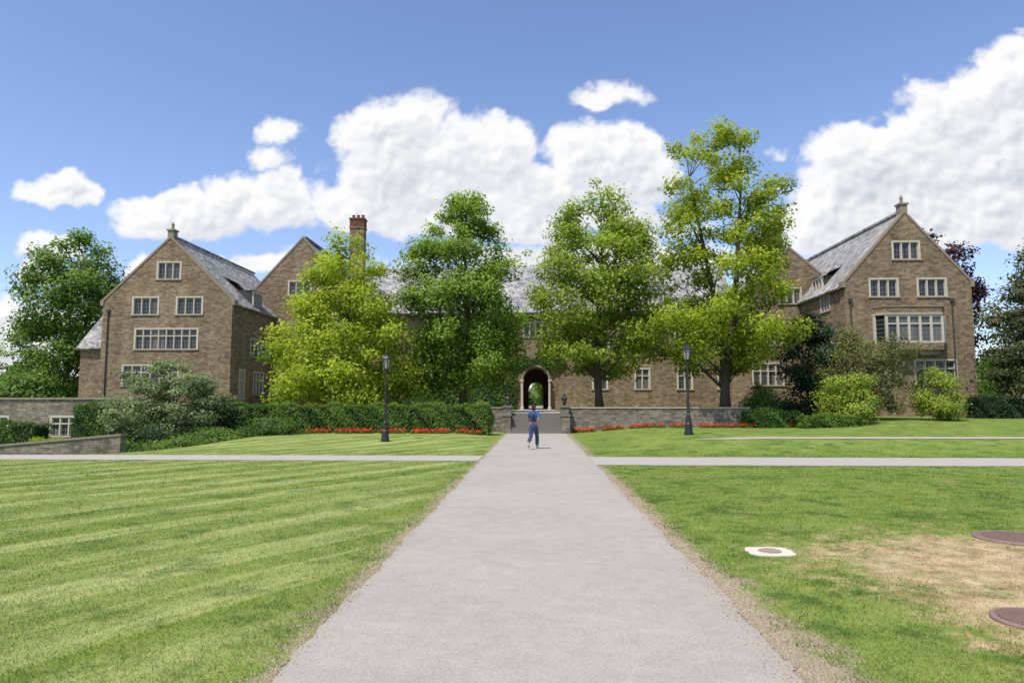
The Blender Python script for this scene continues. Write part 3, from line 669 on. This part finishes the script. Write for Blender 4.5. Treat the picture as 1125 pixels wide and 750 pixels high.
boolean_cut(mainw,cut)
for wv in mw: window(*wv)
r=MB(); r.slab([(-16.8,61.5,9.8),(18.2,61.5,9.8),(18.2,67,15.02),(-16.8,67,15.02)],.16); r.slab([(18.2,72.5,9.8),(-16.8,72.5,9.8),(-16.8,67,15.02),(18.2,67,15.02)],.16); r.wobj('roof',M_SLATE,hall)
MB().box(-16.78,18.18,61.3,61.5,9.7,9.84).wobj('gutter',M_LEAD,hall)
a=MB()
for s in(-1,1):
    a.box(min(s*(aw+.002),s*(aw+.2)),max(s*(aw+.002),s*(aw+.2)),61.75,61.96,1.17,zs)
    a.box(min(s*(aw-.04),s*(aw+.28)),max(s*(aw-.04),s*(aw+.28)),61.64,61.97,zs-.1,zs+.06)
    a.lathe([(.17,1.17),(.17,1.35),(.11,1.42),(.10,zs-.28),(.15,zs-.11)],12,(s*(aw+.08),61.45))
a.wobj('arch_column',M_PALE,hall)
a=MB(); base=0
for k in range(13):
    t=math.pi*k/12
    for rr in(aw+.002,aw+.18):
        for yv in(61.76,61.955): a.v.append((rr*math.cos(t),yv,zs+.062+rr*math.sin(t)))
for k in range(12):
    i=base+k*4; j=i+4
    a.f+=[(i,i+2,j+2,j),(i+1,j+1,j+3,i+3),(i+2,i+3,j+3,j+2),(i,j,j+1,i+1)]
a.wobj('arch_moulding',M_COPE,hall)
g=MB()
g.box(-aw,aw,71.49,71.55,3.96,4.04)
for k in range(-3,4): g.box(k*.33-.02,k*.33+.02,71.5,71.54,4.0,4.9-abs(k)*.12)
for s in(-1,1):
    for k in range(3): xg=s*(aw-.08-k*.2); g.box(xg-.018,xg+.018,71.5,71.54,1.17,3.97)
g.wobj('iron_gate',M_IRON,hall)
# inner passage wall narrowing the view to the courtyard
ip=[(-aw+.001,1.17),(aw-.001,1.17),(aw-.001,zs)]+[((aw-.001)*math.cos(t),zs+(aw-.001)*math.sin(t)) for t in np.linspace(0,math.pi,13)[1:-1]]+[(-aw+.001,zs)]
iw=MB().prism(ip,69.0,69.5).wobj('passage_wall',M_STONE,hall)
ic=MB(); ia=.72; ic.prism([(-ia,1.0),(ia,1.0),(ia,3.1)]+[(ia*math.cos(t),3.1+ia*math.sin(t)) for t in np.linspace(0,math.pi,11)[1:-1]]+[(-ia,3.1)],68,70.5); boolean_cut(iw,ic)
g=MB(); g.box(-.012,.012,66,66.024,4.4,4.96); g.lathe([(.05,3.85),(.16,3.95),(.2,4.3),(.05,4.45)],6,(0,66.01)); g.wobj('hanging_lantern',M_IRON,hall)
for x in (-12,-6.5,5.5,11.5):
    m=MB().prism([(x-1,10.0),(x+1,10.0),(x+1,12.0),(x,13.1),(x-1,12.0)],62.6,65.2); m.wobj('dormer',M_SLATE,hall)
    window(x,62.58,11.2,1.4,1.2,3,0,'f')
def chimney(x,y,z0,z1,w_,pots=2):
    m=MB(); m.box(x-w_/2,x+w_/2,y-.5,y+.5,z0,z1-1.1); m.box(x-w_/2-.07,x+w_/2+.07,y-.57,y+.57,z1-1.1,z1-.95); m.wobj('chimney',M_STONE,hall)
    m=MB(); m.box(x-w_/2-.02,x+w_/2+.02,y-.52,y+.52,z1-.95,z1-.2); m.box(x-w_/2-.08,x+w_/2+.08,y-.58,y+.58,z1-.2,z1-.05); m.wobj('chimney_cap',M_BRICK,hall)
    for i in range(pots):
        MB().lathe([(.17,z1-.05),(.14,z1+.25),(.18,z1+.28),(.17,z1+.33)],10,(x-w_/2+w_*(i+.5)/pots,y)).wobj('chimney_pot',M_POT,hall)
chimney(-17.6,66,11,20.0,1.4,3)
chimney(22.3,64,11,18.6,1.4,2)
gable_block(16.9,27.4,59.5,74,-1,10.6,15.2,[(20.0,59.5,7.6,2.6,1.7,4,1,'f'),(20.0,59.5,4.2,2.6,1.8,4,1,'f'),(22.1,59.5,11.0,1.8,1.3,3,0,'f')])
MB().prism([(66,0),(66,9),(71,14.6),(76,9),(76,0)],27.4,40,axis='x').wobj('wall',M_STONE,hall)
MB().slab([(25,65.6,8.7),(40.3,65.6,8.7),(40.3,71,14.65),(25,71,14.65)],.16).wobj('roof',M_SLATE,hall)
RX0,RX1=22.95,32.15; rc=(RX0+RX1)/2; RY=51
gable_block(RX0,RX1,RY,70,-1,10.7,15.95,[(rc,RY,13.05,1.9,1.25,3,0,'f'),(rc-1.75,RY,10.25,2.0,1.25,3,0,'f'),(rc+1.75,RY,10.25,2.0,1.25,3,0,'f'),
 (rc+1.7,RY,4.0,2.9,1.7,4,1,'f'),(rc-2.6,RY,4.0,1.6,1.7,2,1,'f'),(RX0,54.5,6.8,2.0,1.6,3,1,'l'),(RX0,54.5,9.6,1.6,1.2,3,0,'l')])
bw=2.6; bx=rc-.1
def plan(poly,z0,z1):
    m=MB(); n=len(poly); m.v=[(x,y,z0) for x,y in poly]+[(x,y,z1) for x,y in poly]
    m.f=[tuple(range(n-1,-1,-1)),tuple(range(n,2*n))]+[(k,(k+1)%n,n+(k+1)%n,n+k) for k in range(n)]; return m
BD=.85
def bp(s): return [(bx-bw-s,RY+.01),(bx-bw+.6-s*.4,RY-BD-s),(bx+bw-.6+s*.4,RY-BD-s),(bx+bw+s,RY+.01)]
plan(bp(.0),5.6,6.1).wobj('bay_apron',M_STONE,hall)
plan(bp(-.3),5.25,5.599).wobj('bay_corbel',M_COPE,hall)
plan(bp(-.1),6.1,8.15).wobj('window',M_GLASS,hall)
plan(bp(.06),8.15,8.3).wobj('bay_cornice',M_LIME,hall)
plan(bp(-.01),8.301,8.72).wobj('bay_parapet',M_STONE,hall)
plan(bp(.05),8.721,8.8).wobj('bay_parapet_cap',M_COPE,hall)
fm=MB(); q=bp(-.06)
def bar(x,y,wd=.07): fm.box(x-wd,x+wd,y-wd,y+wd,6.1,8.15)
for i in range(6): bar(q[1][0]+(q[2][0]-q[1][0])*i/5,q[1][1]+.02,.085)
for (a0,a1) in ((q[0],q[1]),(q[3],q[2])): bar(a0[0]*.94+a1[0]*.06,a0[1]-.08,.09)
for z,hh_ in ((6.16,.08),(7.5,.05),(8.08,.08)): fm.box(q[1][0],q[2][0],q[1][1]-.055,q[1][1]+.06,z-hh_,z+hh_)
fm.wobj('bay_frame',M_FRAME,hall)
finial(rc,RY,15.95)
dormer_side(RX0+.4,56.5,11.3,-1)
for (x,y) in ((RX1-1.5,RY-.07),(RX0+.35,RY-.07),(LX0+.5,LY-.07)):
    m=MB(); m.tube([(x,y,0),(x,y,9.2)],[.05,.05],8); m.box(x-.13,x+.13,y-.1,y+.06,9.2,9.45); m.wobj('drainpipe',M_LEAD,hall)
# ================================================= GARDEN WALLS
def garden_wall(x0,x1,y,z0,z1,label,th=.4,z1b=None,cm=M_COPE):
    cx=(x0+x1)/2; e=empty('stone_wall',(cx,y,z0),label,'wall'); z1b=z1 if z1b is None else z1b
    MB().prism([(x0,z0),(x1,z0),(x1,z1b),(x0,z1)],y,y+th).wobj('masonry',M_DRY,e)
    MB().prism([(x0-.05,z1+.001),(x1+.05,z1b+.001),(x1+.05,z1b+.08),(x0-.05,z1+.08)],y-.05,y+th+.05).wobj('coping',cm,e); return e
garden_wall(2.02,12.9,42.0,-.2,1.44,'low grey stone retaining wall behind red flowers',cm=M_LIME)
garden_wall(-23,-2.02,42.0,-1.2,1.44,'low stone retaining wall behind the hedge')
garden_wall(-26,-17.0,27.6,-1.2,-.35,'low sloping dry stone wall on the bank',z1b=.45)
e=empty('garden_building',(-33,45,-1.2),'low flat stone garden building with white basement window','building')
ww=MB().prism([(-40,-1.5),(-27.0,-1.5),(-27.0,2.0),(-40,2.0)],45,50).wobj('wall',M_DRY,e)
cut=MB(); cutbox(cut,-31.6,45,.2,1.8,1.2); cutbox(cut,-36.4,45,.2,1.8,1.2); boolean_cut(ww,cut); window(-31.6,45,.2,1.8,1.2,3,1,'f',parent=e); window(-36.4,45,.2,1.8,1.2,3,1,'f',parent=e)
MB().box(-40.1,-26.9,44.9,50.1,2.001,2.13).wobj('coping',M_COPE,e)
M_STEP=simple('grey_step_stone',(.17,.155,.13),.9,.25,9)
e=empty('stone_steps',(0,40,0),'short flight of stone steps up to terrace','steps')
m=MB()
for i in range(7): m.box(-1.48,1.48,40.05+i*.32,42.5-i*.001,.0+i*.165-(.05 if i==0 else 0)+ (0.0005 if i else 0),.165*(i+1)-.0005)
m.wobj('tread',M_STEP,e)
for s in(-1,1):
    xa,xb=sorted((s*1.49,s*1.99))
    m=MB().box(xa,xb,40.3,41.54,-.1,1.0); m.box(xa-.003,xb+.003,41.55,42.35,-.1,1.5); m.wobj('pier',M_DRY,e)
    m=MB().box(xa-.06,xb+.06,41.48,42.4,1.501,1.60); m.box(xa-.05,xb+.05,40.25,41.47,1.001,1.08); m.wobj('pier_cap',M_STEP,e)
# ================================================= LAMPS
def lantern(e,zb,s=1.,gm=None):
    L=WL[e.name]
    MB().lathe([(.10*s,zb),(.19*s,zb+.42*s)],6).obj('lantern_glass',gm or M_LGLASS,e,tuple(L))
    m=MB()
    m.lathe([(.05*s,zb-.1*s),(.12*s,zb-.02*s),(.12*s,zb-.001)],12)
    for k in range(6):
        t=2*math.pi*k/6; m.tube([(.105*s*math.cos(t),.105*s*math.sin(t),zb),(.197*s*math.cos(t),.197*s*math.sin(t),zb+.42*s)],[.018*s,.018*s],5)
    m.lathe([(.24*s,zb+.421*s),(.24*s,zb+.46*s),(.15*s,zb+.56*s),(.07*s,zb+.62*s),(.07*s,zb+.68*s),(.03*s,zb+.70*s),(.045*s,zb+.75*s),(.008*s,zb+.86*s)],6)
    m.obj('lantern_frame',M_IRON,e,tuple(L))
def lamp(x,y,label):
    z=Tz(x,y); e=empty('street_lamp',(x,y,z),label,'street lamp','lamps beside the footpath')
    m=MB().lathe([(.2,-.05),(.2,.1),(.17,.12),(.15,.42),(.16,.46),(.12,.52),(.085,.8),(.105,.84),(.07,.9),(.052,1.6),(.047,2.6),(.04,3.05),(.07,3.08),(.07,3.13),(.04,3.17)],16)
    for k in range(8):
        t=2*math.pi*k/8; m.tube([(.15*math.cos(t),.15*math.sin(t),.12),(.09*math.cos(t),.09*math.sin(t),.78)],[.018,.012],5)
    m.obj('lamp_post',M_IRON,e,(x,y,z),smooth=False)
    lantern(e,3.25,1.0)
lamp(-6.75,30.6,'black iron street lamp with lantern on the lawn'); lamp(6.6,30,'black iron street lamp with lantern on the lawn')
for s in(-1,1):
    e=empty('pier_lantern',(s*1.74,41.95,1.60),'small black iron lantern on stone pier','lantern','lanterns on the step piers')
    lantern(e,.1,.8,M_GLASS)
# ================================================= MANHOLES
M_RUST=simple('rusty_iron',(.23,.15,.12),.85,.35,14,bump=.6); M_CONC=simple('pale_concrete',(.6,.53,.43),.9,.15,9); M_GIRON=simple('weathered_tan_iron',(.3,.24,.18),.85,.3,14,bump=.6)
def manhole(x,y,r,pad,label,mat):
    z=Tz(x,y); e=empty('manhole_cover',(x,y,z),label,'manhole cover')
    if pad:
        n=28; P=[]
        for k in range(n):
            t=2*math.pi*k/n; q=1/(abs(math.cos(t))**4+abs(math.sin(t))**4)**.25
            P.append((x+pad*q*math.cos(t)+.01*math.sin(k*2.3),y+pad*.9*q*math.sin(t)))
        plan(P,z-.05,z+.012).wobj('collar',M_CONC,e)
    h=.022 if pad else .03
    m=MB().lathe([(r,z-.05),(r,z+h-.01),(r-.01,z+h),(r-.04,z+h),(r-.045,z+h-.012),(r-.06,z+h-.012),(r-.065,z+h)],32,(x,y)); 
    for k in range(-9,10):
        yv=k*r*.09; hw=math.sqrt(max(0,(r*.82)**2-yv**2)); m.box(x-hw,x+hw,y+yv-.006,y+yv+.006,z+h+.001,z+h+.005)
    m.wobj('lid',mat,e)
manhole(2.82,8.55,.14,.27,'small iron cover set in pale concrete collar',M_GIRON)
manhole(6.35,9.45,.5,0,'wide brown iron manhole cover in dry grass',M_RUST)
manhole(4.12,5.95,.33,0,'rusty reddish round manhole cover in dry soil',M_RUST)
# ================================================= PERSON
PX,PY=-.1,26.6
pe=empty('person',(PX,PY,0.012),'person in blue top and dark jeans with backpack walking away','person')
pe.rotation_euler[2]=R(-18)
def skin(name,verts,edges,radii,mat,sub=2,root=0):
    me=bpy.data.meshes.new(name); me.from_pydata(verts,edges,[]); me.materials.append(mat)
    o=bpy.data.objects.new(name,me); COL.objects.link(o); place(o,pe,(PX,PY,0.012))
    md=o.modifiers.new('s','SKIN'); md.use_smooth_shade=True
    for i,r_ in enumerate(radii):
        sv=me.skin_vertices[0].data[i]; sv.radius=(r_,r_) if not isinstance(r_,tuple) else r_; sv.use_root=(i==root)
    sd=o.modifiers.new('d','SUBSURF'); sd.levels=sub; sd.render_levels=sub
    return o
SK=simple('skin',(.36,.19,.12),.55,.1,10); JE=simple('dark_denim',(.035,.06,.125),.9,.4,14); TOP=simple('blue_top',(.045,.10,.27),.9,.3,14)
HAIR=simple('dark_hair',(.03,.015,.012),.6,.3,40); BP=simple('dark_backpack',(.03,.025,.04),.7,.2,20); RED=simple('red_cloth',(.45,.04,.03),.8,.2,20); SHOE=simple('pale_shoe',(.5,.42,.38),.7,.1,20)
v=[(0,0,.92),(0,.01,1.1),(0,.02,1.3),(0,.03,1.43),(0,.04,1.50),(0,.05,1.58),(0,.05,1.67),
 (.08,0,.88),(.08,.20,.50),(.06,.26,.1),(.06,.39,.06),
 (-.08,0,.88),(-.08,-.06,.48),(-.07,-.40,.26),(-.07,-.36,.12),
 (.16,.03,1.39),(.235,-.10,1.13),(.21,-.02,.90),(-.16,.03,1.39),(-.235,.06,1.13),(-.19,.28,1.0)]
ed=[(0,1),(1,2),(2,3),(3,4),(4,5),(5,6),(0,7),(7,8),(8,9),(9,10),(0,11),(11,12),(12,13),(13,14),(3,15),(15,16),(16,17),(3,18),(18,19),(19,20)]
rd=[(.12,.1),(.11,.09),(.135,.1),(.09,.07),.048,.082,.068,.08,.055,.036,.033,.08,.055,.036,.033,.05,.04,.027,.05,.04,.027]
for (w_,dr) in ((17,(0,.05,-.06)),(20,(0,.08,-.01))):
    p=Vector(v[w_]); palm=len(v); v.append(tuple(p+Vector(dr)*.7)); ed.append((w_,palm)); rd.append((.035,.018))
    s=1 if v[w_][0]>0 else -1
    for k,(oy,L_) in enumerate(((-.024,.055),(-.008,.065),(.008,.062),(.022,.05))):
        a0=len(v); q=p+Vector(dr)*.95+Vector((0,oy,oy*.6)); v.append(tuple(q)); v.append(tuple(q+Vector((-s*.01,.012,-L_*.6)))); v.append(tuple(q+Vector((-s*.025,.012,-L_))))
        ed+= [(palm,a0),(a0,a0+1),(a0+1,a0+2)]; rd+=[.009,.008,.007]
    a0=len(v); v.append(tuple(p+Vector(dr)*.5+Vector((-s*.02,.03,0)))); v.append(tuple(p+Vector(dr)*.8+Vector((-s*.035,.045,-.02)))); ed+=[(palm,a0),(a0,a0+1)]; rd+=[.011,.009]
skin('body',v,ed,rd,SK,1)
skin('trousers',[(0,0,1.0),(0,0,.9),(.08,.03,.80),(.083,.20,.5),(.063,.26,.12),(-.08,-.02,.80),(-.083,-.07,.48),(-.072,-.37,.28)],[(0,1),(1,2),(2,3),(3,4),(1,5),(5,6),(6,7)],[(.135,.11),(.14,.115),.1,.08,.078,.1,.08,.076],JE,2,1)
skin('shirt',[(0,0,.98),(0,.01,1.12),(0,.02,1.32),(0,.03,1.44),(.165,.03,1.4),(.225,-.07,1.18),(-.165,.03,1.4),(-.225,.05,1.18)],[(0,1),(1,2),(2,3),(3,4),(4,5),(3,6),(6,7)],[(.135,.11),(.13,.105),(.15,.115),(.09,.075),.065,.055,.065,.055],TOP,2,2)
skin('backpack',[(0,-.13,1.12),(0,-.15,1.22),(0,-.12,1.34)],[(0,1),(1,2)],[(.085,.07),(.1,.08),(.075,.05)],BP,2,1)
skin('hair',[(0,-.0,1.5),(0,.015,1.6),(0,.03,1.69)],[(0,1),(1,2)],[(.08,.05),(.095,.085),(.072,.07)],HAIR,2,1)
skin('scarf',[(-.08,.03,1.46),(0,-.02,1.47),(.08,.03,1.46)],[(0,1),(1,2)],[.032,.036,.032],RED,1,1)
skin('shoe',[(.06,.24,.05),(.06,.33,.045),(.06,.43,.055)],[(0,1),(1,2)],[.043,.046,.035],SHOE,1,1)
skin('shoe',[(-.07,-.42,.22),(-.07,-.38,.13),(-.07,-.32,.06)],[(0,1),(1,2)],[.043,.046,.035],SHOE,1,1)
